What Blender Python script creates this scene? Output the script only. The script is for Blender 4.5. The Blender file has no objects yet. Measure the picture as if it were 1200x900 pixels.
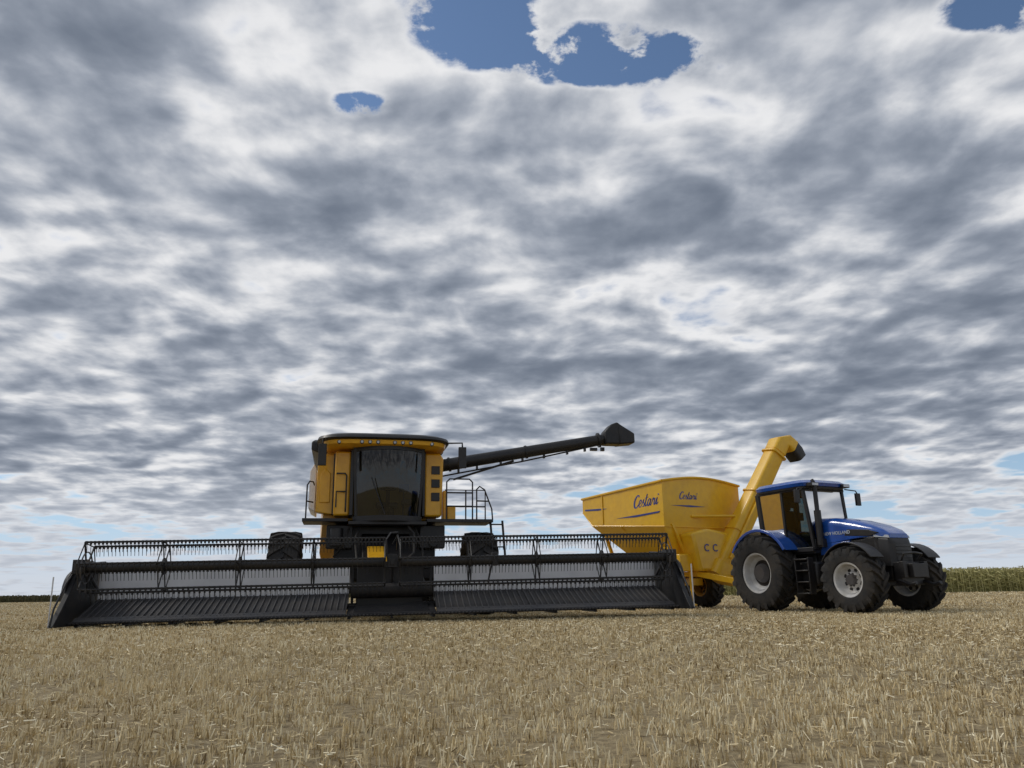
import bpy, math, random
import numpy as np
from mathutils import Vector, Matrix
import bmesh
RAD=math.radians
random.seed(4); rng=np.random.default_rng(7)
scene=bpy.context.scene
COL=scene.collection
scene.view_settings.view_transform='Standard'
scene.view_settings.look='None'
scene.view_settings.exposure=0

# ---------------------------------------------------------------- materials
def mat(name,col,rough=0.5,metal=0.0,col2=None,nscale=6.0,bump=0.0,coat=0.0,dust=0.0,emit=0.0):
    m=bpy.data.materials.new(name); m.use_nodes=True
    nt=m.node_tree; b=nt.nodes['Principled BSDF']
    b.inputs['Roughness'].default_value=rough; b.inputs['Metallic'].default_value=metal
    b.inputs['Coat Weight'].default_value=coat
    b.inputs['Coat Roughness'].default_value=0.15
    tc=nt.nodes.new('ShaderNodeTexCoord')
    n=nt.nodes.new('ShaderNodeTexNoise'); n.inputs['Scale'].default_value=nscale; n.inputs['Detail'].default_value=5
    nt.links.new(tc.outputs['Object'],n.inputs['Vector'])
    mx=nt.nodes.new('ShaderNodeMix'); mx.data_type='RGBA'
    c2=col2 if col2 else tuple(c*0.8 for c in col)
    mx.inputs[6].default_value=(*col,1); mx.inputs[7].default_value=(*c2,1)
    mr=nt.nodes.new('ShaderNodeMapRange'); mr.inputs[1].default_value=0.35; mr.inputs[2].default_value=0.7
    nt.links.new(n.outputs['Fac'],mr.inputs[0]); nt.links.new(mr.outputs[0],mx.inputs[0])
    out=mx.outputs[2]
    if dust>0:
        n2=nt.nodes.new('ShaderNodeTexNoise'); n2.inputs['Scale'].default_value=2.3; n2.inputs['Detail'].default_value=7; n2.inputs['Roughness'].default_value=0.7
        nt.links.new(tc.outputs['Object'],n2.inputs['Vector'])
        m2=nt.nodes.new('ShaderNodeMapRange'); m2.inputs[1].default_value=0.4; m2.inputs[2].default_value=0.75; m2.inputs[4].default_value=dust
        nt.links.new(n2.outputs['Fac'],m2.inputs[0])
        x2=nt.nodes.new('ShaderNodeMix'); x2.data_type='RGBA'
        nt.links.new(m2.outputs[0],x2.inputs[0]); nt.links.new(out,x2.inputs[6]); x2.inputs[7].default_value=(0.30,0.23,0.15,1)
        out=x2.outputs[2]
    nt.links.new(out,b.inputs['Base Color'])
    if bump>0:
        bp=nt.nodes.new('ShaderNodeBump'); bp.inputs['Strength'].default_value=bump; bp.inputs['Distance'].default_value=0.02
        nt.links.new(n.outputs['Fac'],bp.inputs['Height']); nt.links.new(bp.outputs[0],b.inputs['Normal'])
    return m

M_yel=mat('yellow_paint',(0.84,0.44,0.012),0.4,coat=0.3,col2=(0.74,0.37,0.012),dust=0.12)
M_cart=mat('cart_yellow_paint',(0.88,0.52,0.012),0.42,coat=0.3,col2=(0.80,0.45,0.012),dust=0.12)
M_blue=mat('blue_paint',(0.010,0.09,0.42),0.22,coat=0.9,col2=(0.008,0.07,0.34),dust=0.05)
M_blk=mat('black_paint',(0.011,0.011,0.013),0.5,coat=0.1,dust=0.06)
M_hdr=mat('header_black',(0.012,0.013,0.016),0.5,dust=0.07)
M_steel=mat('worn_steel',(0.10,0.10,0.11),0.45,0.5,dust=0.2)
M_deck=mat('draper_rubber',(0.018,0.018,0.021),0.6,dust=0.10)
M_slat=mat('draper_slat',(0.07,0.07,0.075),0.5,dust=0.15)
M_grey=mat('light_grey_sheet',(0.90,0.91,0.94),0.35,col2=(.78,.79,.82),nscale=2.5,dust=0.06)
M_rub=mat('tyre_rubber',(0.015,0.015,0.016),0.8,bump=0.3,nscale=20,dust=0.14)
M_rim=mat('white_rim_paint',(0.62,0.62,0.62),0.5,col2=(.46,.45,.42),dust=0.3)
M_rimy=mat('yellow_rim_paint',(0.5,0.27,0.02),0.5,dust=0.4)
M_white=mat('white_plastic',(0.75,0.75,0.75),0.4)
M_lamp=mat('lamp_lens',(0.55,0.58,0.62),0.1,coat=1)
M_dkint=mat('cab_interior',(0.015,0.015,0.017),0.7)
M_let=mat('blue_lettering',(0.03,0.06,0.30),0.4)
M_letw=mat('pale_lettering',(0.5,0.55,0.65),0.4)
M_org=mat('amber_plastic',(0.7,0.22,0.01),0.3)

def glass(name,tint,rw=0.08):
    m=bpy.data.materials.new(name); m.use_nodes=True; nt=m.node_tree
    nt.nodes.clear(); o=nt.nodes.new('ShaderNodeOutputMaterial')
    t=nt.nodes.new('ShaderNodeBsdfTransparent'); t.inputs[0].default_value=(*tint,1)
    g=nt.nodes.new('ShaderNodeBsdfGlossy'); g.inputs['Roughness'].default_value=0.03
    f=nt.nodes.new('ShaderNodeFresnel'); f.inputs[0].default_value=1.5
    a=nt.nodes.new('ShaderNodeMath'); a.operation='ADD'; a.inputs[1].default_value=rw-0.04; a.use_clamp=True
    x=nt.nodes.new('ShaderNodeMixShader')
    nt.links.new(f.outputs[0],a.inputs[0]); nt.links.new(a.outputs[0],x.inputs[0]); nt.links.new(t.outputs[0],x.inputs[1]); nt.links.new(g.outputs[0],x.inputs[2])
    nt.links.new(x.outputs[0],o.inputs[0]); return m
M_gl=glass('tinted_glass',(0.20,0.24,0.25),0.06)
M_gl2=glass('clear_green_glass',(0.34,0.42,0.41),0.06)

# ---------------------------------------------------------------- mesh builder
class B:
    def __init__(s): s.v=[]; s.f=[]; s.m=[]
    def add(s,v,f,mi=0):
        o=len(s.v); s.v+=[tuple(p) for p in v]; s.f+=[tuple(i+o for i in q) for q in f]; s.m+=[mi]*len(f); return s
    def hexa(s,p,mi=0):
        return s.add(p,[(3,2,1,0),(4,5,6,7),(0,1,5,4),(1,2,6,5),(2,3,7,6),(3,0,4,7)],mi)
    def box(s,c,d,rot=(0,0,0),mi=0):
        x,y,z=[k/2 for k in d]
        p=[(-x,-y,-z),(x,-y,-z),(x,y,-z),(-x,y,-z),(-x,-y,z),(x,-y,z),(x,y,z),(-x,y,z)]
        M=Matrix.Rotation(rot[2],3,'Z')@Matrix.Rotation(rot[1],3,'Y')@Matrix.Rotation(rot[0],3,'X')
        return s.hexa([M@Vector(q)+Vector(c) for q in p],mi)
    def bx(s,x0,x1,y0,y1,z0,z1,mi=0):
        return s.box(((x0+x1)/2,(y0+y1)/2,(z0+z1)/2),(abs(x1-x0),abs(y1-y0),abs(z1-z0)),mi=mi)
    def prism(s,pts,axis,a,b,mi=0):
        n=len(pts)
        def P(q,t):
            if axis=='x': return (t,q[0],q[1])
            if axis=='y': return (q[0],t,q[1])
            return (q[0],q[1],t)
        v=[P(q,a) for q in pts]+[P(q,b) for q in pts]
        f=[tuple(range(n)),tuple(range(2*n-1,n-1,-1))]+[(i,(i+1)%n,n+(i+1)%n,n+i) for i in range(n)]
        return s.add(v,f,mi)
    def loft(s,rings,cap=True,mi=0,closed=True):
        n=len(rings[0]); v=[p for r in rings for p in r]; f=[]
        for k in range(len(rings)-1):
            for i in range(n if closed else n-1):
                j=(i+1)%n; f.append((k*n+i,k*n+j,(k+1)*n+j,(k+1)*n+i))
        if cap: f.append(tuple(range(n-1,-1,-1))); f.append(tuple(range((len(rings)-1)*n,len(rings)*n)))
        return s.add(v,f,mi)
    def cyl(s,p,q,r,r2=None,n=12,mi=0):
        p=Vector(p);q=Vector(q);r2=r if r2 is None else r2
        d=(q-p).normalized(); a=d.orthogonal().normalized(); b=d.cross(a)
        R=[[c+(a*math.cos(2*math.pi*i/n)+b*math.sin(2*math.pi*i/n))*rr for i in range(n)] for c,rr in ((p,r),(q,r2))]
        return s.loft(R,mi=mi)
    def tube(s,pts,r,n=6,mi=0):
        pts=[Vector(p) for p in pts]; rings=[]; a=None
        for i,p in enumerate(pts):
            d=((pts[i+1]-p).normalized() if i<len(pts)-1 else Vector((0,0,0)))+((p-pts[i-1]).normalized() if i>0 else Vector((0,0,0)))
            d.normalize()
            a=d.orthogonal().normalized() if a is None else (a-d*a.dot(d)).normalized()
            b=d.cross(a); rings.append([p+(a*math.cos(2*math.pi*k/n)+b*math.sin(2*math.pi*k/n))*r for k in range(n)])
        return s.loft(rings,mi=mi)
    def lathe(s,prof,c=(0,0,0),axis='y',n=48,mi=0,closed=False,a0=0,a1=2*math.pi):
        full=abs(a1-a0-2*math.pi)<1e-6; cnt=n if full else n+1
        rings=[]
        for i in range(cnt):
            t=a0+(a1-a0)*i/n; ring=[]
            for h,r in prof:
                u,w=r*math.cos(t),r*math.sin(t)
                q={'y':(u,h,w),'x':(h,u,w),'z':(u,w,h)}[axis]
                ring.append((q[0]+c[0],q[1]+c[1],q[2]+c[2]))
            rings.append(ring)
        m=len(prof); v=[p for r in rings for p in r]; f=[]
        for i in range(n):
            j=(i+1)%cnt
            for k in range(m if closed else m-1):
                l=(k+1)%m; f.append((i*m+k,i*m+l,j*m+l,j*m+k))
        if closed and not full:
            f.append(tuple(range(m))); f.append(tuple(range((cnt-1)*m,cnt*m)))
        return s.add(v,f,mi)

def mk(name,b,mats,parent=None,loc=(0,0,0),rot=(0,0,0),bevel=0.0,smooth=35,label=None):
    me=bpy.data.meshes.new(name); me.from_pydata(b.v,[],b.f)
    if not isinstance(mats,(list,tuple)): mats=[mats]
    for m in mats: me.materials.append(m)
    me.polygons.foreach_set('material_index',b.m)
    bm=bmesh.new(); bm.from_mesh(me); bmesh.ops.recalc_face_normals(bm,faces=bm.faces); bm.to_mesh(me); bm.free()
    me.polygons.foreach_set('use_smooth',[True]*len(me.polygons))
    me.set_sharp_from_angle(angle=RAD(smooth))
    o=bpy.data.objects.new(name,me); COL.objects.link(o)
    o.parent=parent; o.location=loc; o.rotation_euler=rot
    if bevel>0:
        md=o.modifiers.new('bevel','BEVEL'); md.width=bevel; md.segments=2; md.limit_method='ANGLE'; md.angle_limit=RAD(40)
    if label: o['label']=label
    return o
def empty(name,parent=None,loc=(0,0,0),rot=(0,0,0)):
    o=bpy.data.objects.new(name,None); COL.objects.link(o); o.parent=parent; o.location=loc; o.rotation_euler=rot; o.empty_display_size=0.2; return o
def text(name,body,size,m,parent,loc,rot,shear=0.0,bold=0.0,sx=1.0):
    cu=bpy.data.curves.new(name,'FONT'); cu.body=body; cu.size=size; cu.shear=shear; cu.offset=bold; cu.extrude=0.003
    cu.align_x='CENTER'; cu.align_y='CENTER'
    t=bpy.data.objects.new('tmp',cu); COL.objects.link(t)
    dg=bpy.context.evaluated_depsgraph_get(); dg.update()
    me=bpy.data.meshes.new_from_object(t.evaluated_get(dg)); bpy.data.objects.remove(t)
    me.materials.clear(); me.materials.append(m)
    o=bpy.data.objects.new(name,me); COL.objects.link(o); o.parent=parent; o.location=loc; o.rotation_euler=rot; o.scale=(sx,1,1)
    return o
def ribbon(name,strokes,size,wd,m,parent,origin,ux,uy,nrm):
    """brush strokes laid on a flat face"""
    b=B(); O=Vector(origin);U=Vector(ux);Vv=Vector(uy);Nn=Vector(nrm)
    for si,(st,ws) in enumerate(strokes):
        P=[Vector((p[0],p[1])) for p in st]; Q=[]
        for i in range(len(P)-1):
            p0=P[max(i-1,0)];p1=P[i];p2=P[i+1];p3=P[min(i+2,len(P)-1)]
            for k in range(6):
                t=k/6; Q.append(.5*((2*p1)+(p2-p0)*t+(2*p0-5*p1+4*p2-p3)*t*t+(3*p1-p0-3*p2+p3)*t**3))
        Q.append(P[-1]); rings=[]
        for i,q in enumerate(Q):
            d=(Q[min(i+1,len(Q)-1)]-Q[max(i-1,0)]); d=d.normalized() if d.length>1e-6 else Vector((1,0))
            w_=wd*ws*(.6+.6*abs(d.y))*(.55+.45*math.sin(math.pi*min(max(i/(len(Q)-1),.06),.94)))
            n=Vector((-d.y,d.x))*w_
            a=(q+n)*size;c=(q-n)*size; h=.003+.0006*si
            A=O+U*a.x+Vv*a.y;C=O+U*c.x+Vv*c.y
            rings.append([A-Nn*.002,C-Nn*.002,C+Nn*h,A+Nn*h])
        b.loft(rings)
    return mk(name,b,m,parent,smooth=60)
CEST=[([(.62,.86),(.55,1.0),(.36,.98),(.14,.7),(.08,.35),(.2,.05),(.42,.02),(.62,.22)],1.6),
 ([(.62,.22),(.84,.28),(.98,.44),(.92,.6),(.78,.54),(.70,.3),(.76,.06),(.92,.02),(1.08,.2)],1),
 ([(1.08,.2),(1.26,.60),(1.24,.42),(1.38,.22),(1.32,.02),(1.14,.05)],1),
 ([(1.34,.08),(1.50,.25),(1.66,1.0),(1.56,.5),(1.52,.12),(1.62,.02),(1.78,.2)],1),([(1.40,.68),(1.82,.74)],.8),
 ([(2.14,.48),(2.0,.58),(1.84,.4),(1.82,.1),(1.96,.02),(2.12,.3),(2.18,.54),(2.12,.15),(2.20,.02),(2.32,.2)],1),
 ([(2.32,.2),(2.46,.58),(2.48,.46),(2.66,.52),(2.62,.15),(2.70,.02),(2.82,.2)],1),
 ([(2.82,.2),(2.96,.55),(2.90,.15),(2.98,.02),(3.14,.18)],1),([(3.04,.76),(3.09,.84)],1.5)]

def rsec(x,w,z0,z1,r=0.12,n=5):
    p=[(x,-w,z0)]
    for i in range(n+1):
        t=math.pi-math.pi/2*i/n; p.append((x,-w+r+r*math.cos(t),z1-r+r*math.sin(t)))
    for i in range(n+1):
        t=math.pi/2-math.pi/2*i/n; p.append((x,w-r+r*math.cos(t),z1-r+r*math.sin(t)))
    p.append((x,w,z0)); return p
def plan(cx,cy,hx,hy,z,e=4.0,n=32):
    out=[]
    for i in range(n):
        t=2*math.pi*(i+0.5)/n; c,s=math.cos(t),math.sin(t)
        out.append((cx+hx*math.copysign(abs(c)**(2/e),c),cy+hy*math.copysign(abs(s)**(2/e),s),z))
    return out

def wheel(parent,loc,Ro,w,rr,side,rimmat,lugs=22,rotz=0.0,hub=0.25,dark=False):
    e=empty('wheel',parent,loc,(0,0,rotz))
    b=B(); h=w/2; rb=Ro-0.05
    prof=[(-h*.80,rr),(-h*.93,rr+.03),(-h,rr+(rb-rr)*.45),(-h*.97,rb-.09),(-h*.86,rb-.02),(0,rb),(h*.86,rb-.02),(h*.97,rb-.09),(h,rr+(rb-rr)*.45),(h*.93,rr+.03),(h*.80,rr)]
    b.lathe(prof,n=56)
    da=2*math.pi/lugs; lw=da*0.20
    def P(a,y,r): return (r*math.cos(a),y,r*math.sin(a))
    for sgn in (-1,1):
        for i in range(lugs):
            a=i*da+(da/2 if sgn>0 else 0)
            st=[(-0.02,a,Ro),(h*.55,a+da*.55,Ro),(h*.97,a+da*.95,Ro-.03),(h*1.01,a+da*1.05,Ro-.13)]
            rings=[]
            for y,ang,r in st:
                y*=sgn; ri=r-.07
                rings.append([P(ang-lw,y,ri),P(ang+lw,y,ri),P(ang+lw*.75,y,r),P(ang-lw*.75,y,r)])
            b.loft(rings)
    mk('tyre',b,M_rub,e,smooth=30)
    b=B(); s=side
    b.lathe([(-h*.84,rr+.012),(-h*.80,rr-.03),(-h*.5,rr-.07),(h*.5,rr-.07),(h*.80,rr-.03),(h*.84,rr+.012)],n=48)
    b.lathe([(s*h*.55,rr-.072),(s*h*.35,rr-.09),(s*h*.12,rr*.66)],n=48)
    b.lathe([(s*h*.12,rr*.66),(s*h*.12,rr*.5),(s*h*.30,rr*.42),(s*h*.34,rr*.3),(s*h*.30,0.001)],n=48,mi=1 if dark else 0)
    for i in range(10):
        a=2*math.pi*i/10; x,z=rr*.42*math.cos(a)*.9,rr*.42*math.sin(a)*.9
        b.cyl((x,s*h*.28,z),(x,s*h*.42,z),.018,n=6,mi=2)
    for i in range(8):
        a=2*math.pi*(i+.5)/8; x,z=rr*.58*math.cos(a),rr*.58*math.sin(a)
        b.cyl((x,s*h*.10,z),(x,s*h*.125,z),.045,n=12,mi=1)
    b.cyl((0,s*h*.2,0),(0,s*h*.62,0),hub*rr*1.1,hub*rr*.8,n=20,mi=2)
    mk('rim',b,[rimmat,M_blk,M_steel],e,smooth=30)
    return e

# =============================================================== COMBINE
comb=empty('combine_harvester',None,(-3.16,19.5,0),(0,0,RAD(12.5)))
comb['label']='yellow combine harvester with wide black cutting header on stubble'; comb['category']='combine harvester'
b=B()
def bodyring(y,x0,x1,z0,z1,r=.18):
    return [(x0,y,z0),(x0,y,z1-r),(x0+r*.3,y,z1-r*.3),(x0+r,y,z1),(x1-r,y,z1),(x1-r*.3,y,z1-r*.3),(x1,y,z1-r),(x1,y,z0)]
b.loft([bodyring(.95,-1.62,1.32,2.45,4.3),bodyring(3.2,-1.72,1.5,1.7,4.3),bodyring(5.5,-1.7,1.5,1.5,4.2),bodyring(7.4,-1.5,1.4,1.3,3.4),bodyring(8.3,-1.3,1.2,1.2,2.6)])
mk('body',b,M_yel,comb,bevel=.02)
b=B(); b.prism([(-1.36,2.5),(-.96,2.5),(-.96,4.14),(-1.36,4.14)],'y',.30,.94); mk('side_shield',b,M_yel,comb,bevel=.05)
b=B(); b.prism([(-1.80,2.62),(-1.38,2.55),(-1.38,4.10),(-1.64,4.10),(-1.80,3.80)],'y',.60,1.0)
b.prism([(-1.72,2.85),(-1.46,2.85),(-1.46,3.6),(-1.62,3.75),(-1.72,3.55)],'y',.57,.61)
mk('side_shield',b,M_yel,comb,bevel=.05)
b=B(); b.prism([(-2.0,2.75),(-1.83,2.65),(-1.83,3.75),(-1.9,3.9),(-2.0,3.7)],'y',.9,2.6); mk('side_panel',b,M_grey,comb,bevel=.02,label='pale grey outer side panel')
b=B()
b.prism([(.94,2.5),(1.40,2.5),(1.44,4.02),(1.36,4.16),(.94,4.16)],'y',.42,.93)
mk('side_shield',b,M_yel,comb,bevel=.05)
for z in (2.9,3.25,3.6):
    b=B(); b.bx(1.12,1.34,.395,.419,z,z+.22); mk('vent_grille',b,M_blk,comb,bevel=.008)
b=B(); b.bx(-.97,-.88,.22,.9,2.5,4.18); mk('shield_trim',b,M_blk,comb,bevel=.008)
b=B(); b.bx(.88,.95,.32,.9,2.5,4.18); mk('shield_trim',b,M_blk,comb,bevel=.008)
b=B(); b.bx(-1.40,-1.35,.45,.62,2.55,4.1); mk('shield_trim',b,M_blk,comb,bevel=.008)
b=B()
def rect(x0,x1,y0,y1,z): return [(x0,y0,z),(x1,y0,z),(x1,y1,z),(x0,y1,z)]
b.loft([rect(-1.70,1.4,1.0,4.2,4.16),rect(-2.0,1.5,.95,4.6,4.28),rect(-2.0,1.5,.95,4.6,4.5),rect(-1.93,1.4,1.05,4.5,4.56),rect(-.9,.6,1.8,3.6,4.62)])
mk('grain_tank',b,M_blk,comb,bevel=.03)
b=B()
b.bx(-1.3,1.3,.9,7.5,1.2,2.28); b.bx(-1.95,1.95,.95,1.35,.95,1.45)
b.bx(-1.0,1.0,1.4,5.5,.75,1.3)
b.bx(-1.5,-.85,.5,.85,1.7,2.28); b.bx(.85,1.5,.5,.85,1.7,2.28)
b.cyl((-2.1,1.15,1.05),(2.1,1.15,1.05),.2,n=14)
b.bx(-1.2,1.2,6.4,6.8,.6,1.3)
for x in (-.85,.85): b.cyl((x,-1.0,.7),(x,.9,1.2),.06,n=10)
b.cyl((-1.25,.4,1.75),(-1.25,.4,2.2),.16,n=14); b.cyl((1.2,.4,1.85),(1.2,.85,1.85),.13,n=14)
mk('chassis',b,M_blk,comb,bevel=.02)
for pts in ([(-.7,.3,2.2),(-.8,-.2,1.9),(-.75,-.9,1.3),(-.6,-1.4,1.2)],[(.7,.3,2.2),(.85,-.1,1.8),(.8,-.9,1.35),(.6,-1.4,1.25)],[(.5,.2,2.25),(.62,-.4,2.0),(.55,-1.2,1.5),(.3,-1.6,1.3)],[(-.95,.4,2.2),(-1.05,.1,1.8),(-1.3,.6,1.5)]):
    b=B(); b.tube(pts,.025,n=8); mk('hydraulic_hose',b,M_rub,comb,smooth=60)
b=B()
b.hexa([(-.62,-1.45,.38),(.62,-1.45,.38),(.62,1.2,1.1),(-.62,1.2,1.1),(-.62,-1.45,1.05),(.62,-1.45,1.05),(.62,.9,2.1),(-.62,.9,2.1)])
b.bx(-.75,.75,-1.5,-1.38,.32,1.2)
mk('feeder_house',b,M_blk,comb,bevel=.02)
b=B(); b.hexa([(-.5,-1.0,1.20),(-.05,-1.0,1.20),(-.05,-.2,1.60),(-.5,-.2,1.60),(-.5,-1.0,1.32),(-.05,-1.0,1.32),(-.05,-.2,1.72),(-.5,-.2,1.72)])
mk('feeder_cover',b,M_yel,comb,bevel=.02)
for sx in (-1,1):
    wheel(comb,(sx*2.5,1.15,1.08),1.08,.78,.5,-sx,M_rimy,lugs=22,rotz=math.pi/2)
    wheel(comb,(sx*1.7,6.6,.72),.72,.5,.34,-sx,M_rimy,lugs=20,rotz=math.pi/2)
for x0,x1,y0,y1,z0,z1 in ((-2.1,-.99,.15,1.25,2.34,2.42),(.99,2.72,.15,1.25,2.34,2.42),(-.97,.97,.0,.6,2.26,2.34)):
    b=B(); b.bx(x0,x1,y0,y1,z0,z1); mk('platform',b,M_blk,comb,bevel=.008)
r=.02
for grp in [[[(1.5,.2,2.42),(1.5,.2,3.38),(1.58,.2,3.46),(2.1,.2,3.46),(2.18,.2,3.38),(2.18,.2,2.42)],[(1.5,.2,3.1),(2.18,.2,3.1)],[(1.5,.2,2.75),(2.18,.2,2.75)]],
            [[(2.3,.25,2.42),(2.3,.25,3.2),(2.38,.25,3.28),(2.52,.3,3.2),(2.72,.35,2.7),(2.74,.35,2.42)],[(2.3,.25,2.9),(2.62,.3,2.9)]],
            [[(2.7,1.2,2.42),(2.7,1.2,3.3),(1.6,1.2,3.3),(1.6,1.2,2.42)],[(2.7,1.2,2.85),(1.6,1.2,2.85)],[(2.16,1.2,2.42),(2.16,1.2,3.3)]],
            [[(-2.02,.25,2.42),(-2.02,.25,3.25),(-1.96,.25,3.35),(-1.88,.4,3.35),(-1.86,.6,3.3)],[(-2.02,.25,2.85),(-1.87,.5,2.85)]],
            [[(-1.06,.30,2.6),(-1.06,.24,2.66),(-1.06,.24,3.5),(-1.10,.24,3.56),(-1.30,.24,3.56),(-1.30,.30,3.56)],[(-1.06,.24,3.1),(-1.30,.24,3.1),(-1.30,.24,2.7)]]]:
    b=B()
    for pts in grp: b.tube(pts,r)
    mk('railing',b,M_blk,comb)
b=B()
for x in (2.78,3.1): b.tube([(x-.1,.35,2.4),(x,.25,.75)],.03)
for i in range(6):
    t=i/5; b.box((2.93-.09*(1-t),.345-.09*t,2.3-1.45*t),(.36,.12,.03))
mk('ladder',b,M_blk,comb)
b=B(); b.bx(1.46,1.56,.6,1.0,2.43,3.2); b.bx(1.57,1.78,.5,.9,2.43,2.78)
mk('service_box',b,M_yel,comb,bevel=.02)
# cab
cab=empty('cab',comb,(0,0,0))
CH=.87
def wsx(u): return -CH+2*CH*u
def wsy(u,z): return .30-.42*(1-(2*u-1)**2)-.10*(z-2.4)/1.8
b=B()
for u in (0,1):
    x=wsx(u); xb=x*.90
    b.hexa([(xb-.05,wsy(u,2.4)-.05,2.36),(xb+.05,wsy(u,2.4)-.05,2.36),(xb+.05,wsy(u,2.4)+.06,2.36),(xb-.05,wsy(u,2.4)+.06,2.36),
       (x-.045,wsy(u,4.2)-.05,4.24),(x+.045,wsy(u,4.2)-.05,4.24),(x+.045,wsy(u,4.2)+.06,4.24),(x-.045,wsy(u,4.2)+.06,4.24)])
for x in (-.85,.85):
    b.bx(x-.04,x+.04,1.3,1.4,2.36,4.24)
b.bx(-.94,.94,1.4,1.46,2.3,4.24)
b.bx(-.86,.86,.25,1.4,2.34,2.42)
for z0,z1,o_ in ((2.34,2.48,.03),(4.12,4.24,.02)):
    fr=[]
    for z in (z0,z1):
        fr.append([(wsx(i/12),wsy(i/12,z)-o_,z) for i in range(13)]+[(wsx(1-i/12),wsy(1-i/12,z)+.04,z) for i in range(13)])
    b.loft(fr)
mk('cab_frame',b,M_blk,cab,bevel=.01)
b=B()
rings=[[(wsx(.02+.96*i/16)*(.93+.07*(z-2.45)/1.75),wsy(.02+.96*i/16,z)-.04*math.sin(math.pi*(z-2.4)/1.8),z) for i in range(17)] for z in (2.45,2.8,3.2,3.6,3.9,4.16)]
b.loft(rings,cap=False,closed=False)
mk('windshield',b,M_gl,cab,smooth=60)
for sx in (-1,1):
    b=B(); b.add([(sx*.862,.34,2.44),(sx*.862,1.3,2.44),(sx*.862,1.3,4.2),(sx*.862,.24,4.2)],[(0,1,2,3)]); mk('side_window',b,M_gl,cab)
b=B()
b.bx(-.28,.28,.75,1.2,2.75,2.9); b.box((0,1.22,3.2),(.52,.14,.75),rot=(RAD(-8),0,0)); b.bx(-.16,.16,1.2,1.3,3.6,3.8)
b.bx(-.2,.2,.8,1.15,2.44,2.75)
mk('seat',b,M_steel,cab,bevel=.04)
b=B(); b.tube([(0,.25,2.44),(0,.42,3.15)],.05,n=8)
b.lathe([(.02,.19),(0,.21),(-.02,.19),(0,.17)],c=(0,.45,3.2),axis='z',n=24,closed=True)
mk('steering_wheel',b,M_dkint,cab)
b=B(); b.box((.42,.55,3.25),(.26,.05,.2),rot=(0,0,RAD(-20))); b.tube([(.42,.7,2.5),(.42,.57,3.2)],.025)
b.box((.5,.85,2.9),(.22,.6,.12))
mk('control_console',b,M_steel,cab)
b=B()
b.loft([plan(-.12,.78,1.50,1.05,4.22),plan(-.12,.78,1.58,1.11,4.25),plan(-.12,.78,1.61,1.13,4.34),plan(-.12,.78,1.58,1.1,4.37)])
b.loft([plan(-.14,.78,1.66,1.17,4.355),plan(-.14,.78,1.71,1.22,4.39),plan(-.14,.78,1.69,1.18,4.46),plan(-.14,.78,1.5,1.0,4.53),plan(-.14,.78,.8,.6,4.57)],mi=1)
mk('cab_roof',b,[M_yel,M_blk],cab,smooth=40)
for x in (-1.28,-.72,-.52,-.32,.1,.3,.5,1.05):
    y=.78-1.10*(1-abs((x+.12)/1.60)**4)**.25
    b=B(); b.cyl((x,y-.035,4.285),(x,y+.06,4.285),.034,n=12); mk('work_light',b,M_lamp,cab)
    b=B(); b.cyl((x,y-.025,4.285),(x,y+.08,4.285),.052,n=12); mk('light_housing',b,M_blk,cab)
b=B(); b.cyl((-.5,.9,4.55),(-.5,.9,4.66),.05,.04,n=14); mk('warning_beacon',b,M_org,cab)
for sx,x0,x1 in ((1,1.4,1.86),(-1,-1.6,-1.68)):
    b=B(); b.tube([(x0,.1,4.38),(x1,-.1,4.36),(x1,-.12,4.25)],.025); b.box((x1,-.12,3.97),(.2,.09,.55)); mk('mirror',b,M_blk,cab,bevel=.02)
b=B(); b.tube([(-.1,-.19,2.5),(-.45,-.24,3.4)],.015); mk('wiper',b,M_blk,cab)
# unloading auger
b=B()
A0=Vector((1.2,1.35,3.93)); A1=Vector((6.3,.85,4.80)); AD=A1-A0
b.cyl(A0,A1,.175,.15,n=20)
d=AD.normalized()
for t,rr_ in ((.03,.23),(.1,.20),(.52,.185),(.93,.21)):
    c=A0+AD*t; b.cyl(c-d*.03,c+d*.03,rr_,n=20)
b.tube([A0+Vector((.2,0,-.26)),A0+AD*.5+Vector((0,0,-.25)),A1+Vector((-.35,0,-.2))],.022)
b.tube([A0+AD*.12+Vector((0,-.1,-.45)),A0+AD*.45+Vector((0,-.05,-.2))],.03)
for t in (.15,.25,.38,.5,.62,.75,.85):
    c=A0+AD*t; b.box(c+Vector((0,0,-.19)),(.05,.1,.14))
b.cyl((1.2,1.35,3.3),(1.2,1.35,4.0),.24,n=18)
b.box(A0+AD*.90+Vector((0,0,-.24)),(.2,.1,.08)); b.box(A0+AD*.95+Vector((0,0,-.28)),(.1,.1,.1))
mk('unloading_auger',b,M_blk,comb,smooth=40)
b=B(); ox=.25; yc=.85
prof=[(5.82,4.60),(5.82,4.96),(6.02,5.17),(6.2,5.24),(6.62,4.93),(6.60,4.66),(6.2,4.60)]
b.loft([[(x+ox,yc-.22,z) for x,z in prof],[(x+ox,yc+.22,z) for x,z in prof]])
b.loft([[(6.22+ox,yc-.25,4.59),(6.22+ox,yc+.25,4.59),(6.22+ox,yc+.25,5.20),(6.22+ox,yc-.25,5.20)],[(6.70+ox,yc-.24,4.64),(6.70+ox,yc+.24,4.64),(6.70+ox,yc+.24,4.92),(6.70+ox,yc-.24,4.92)]])
mk('auger_spout',b,M_hdr,comb,bevel=.04)

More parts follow.
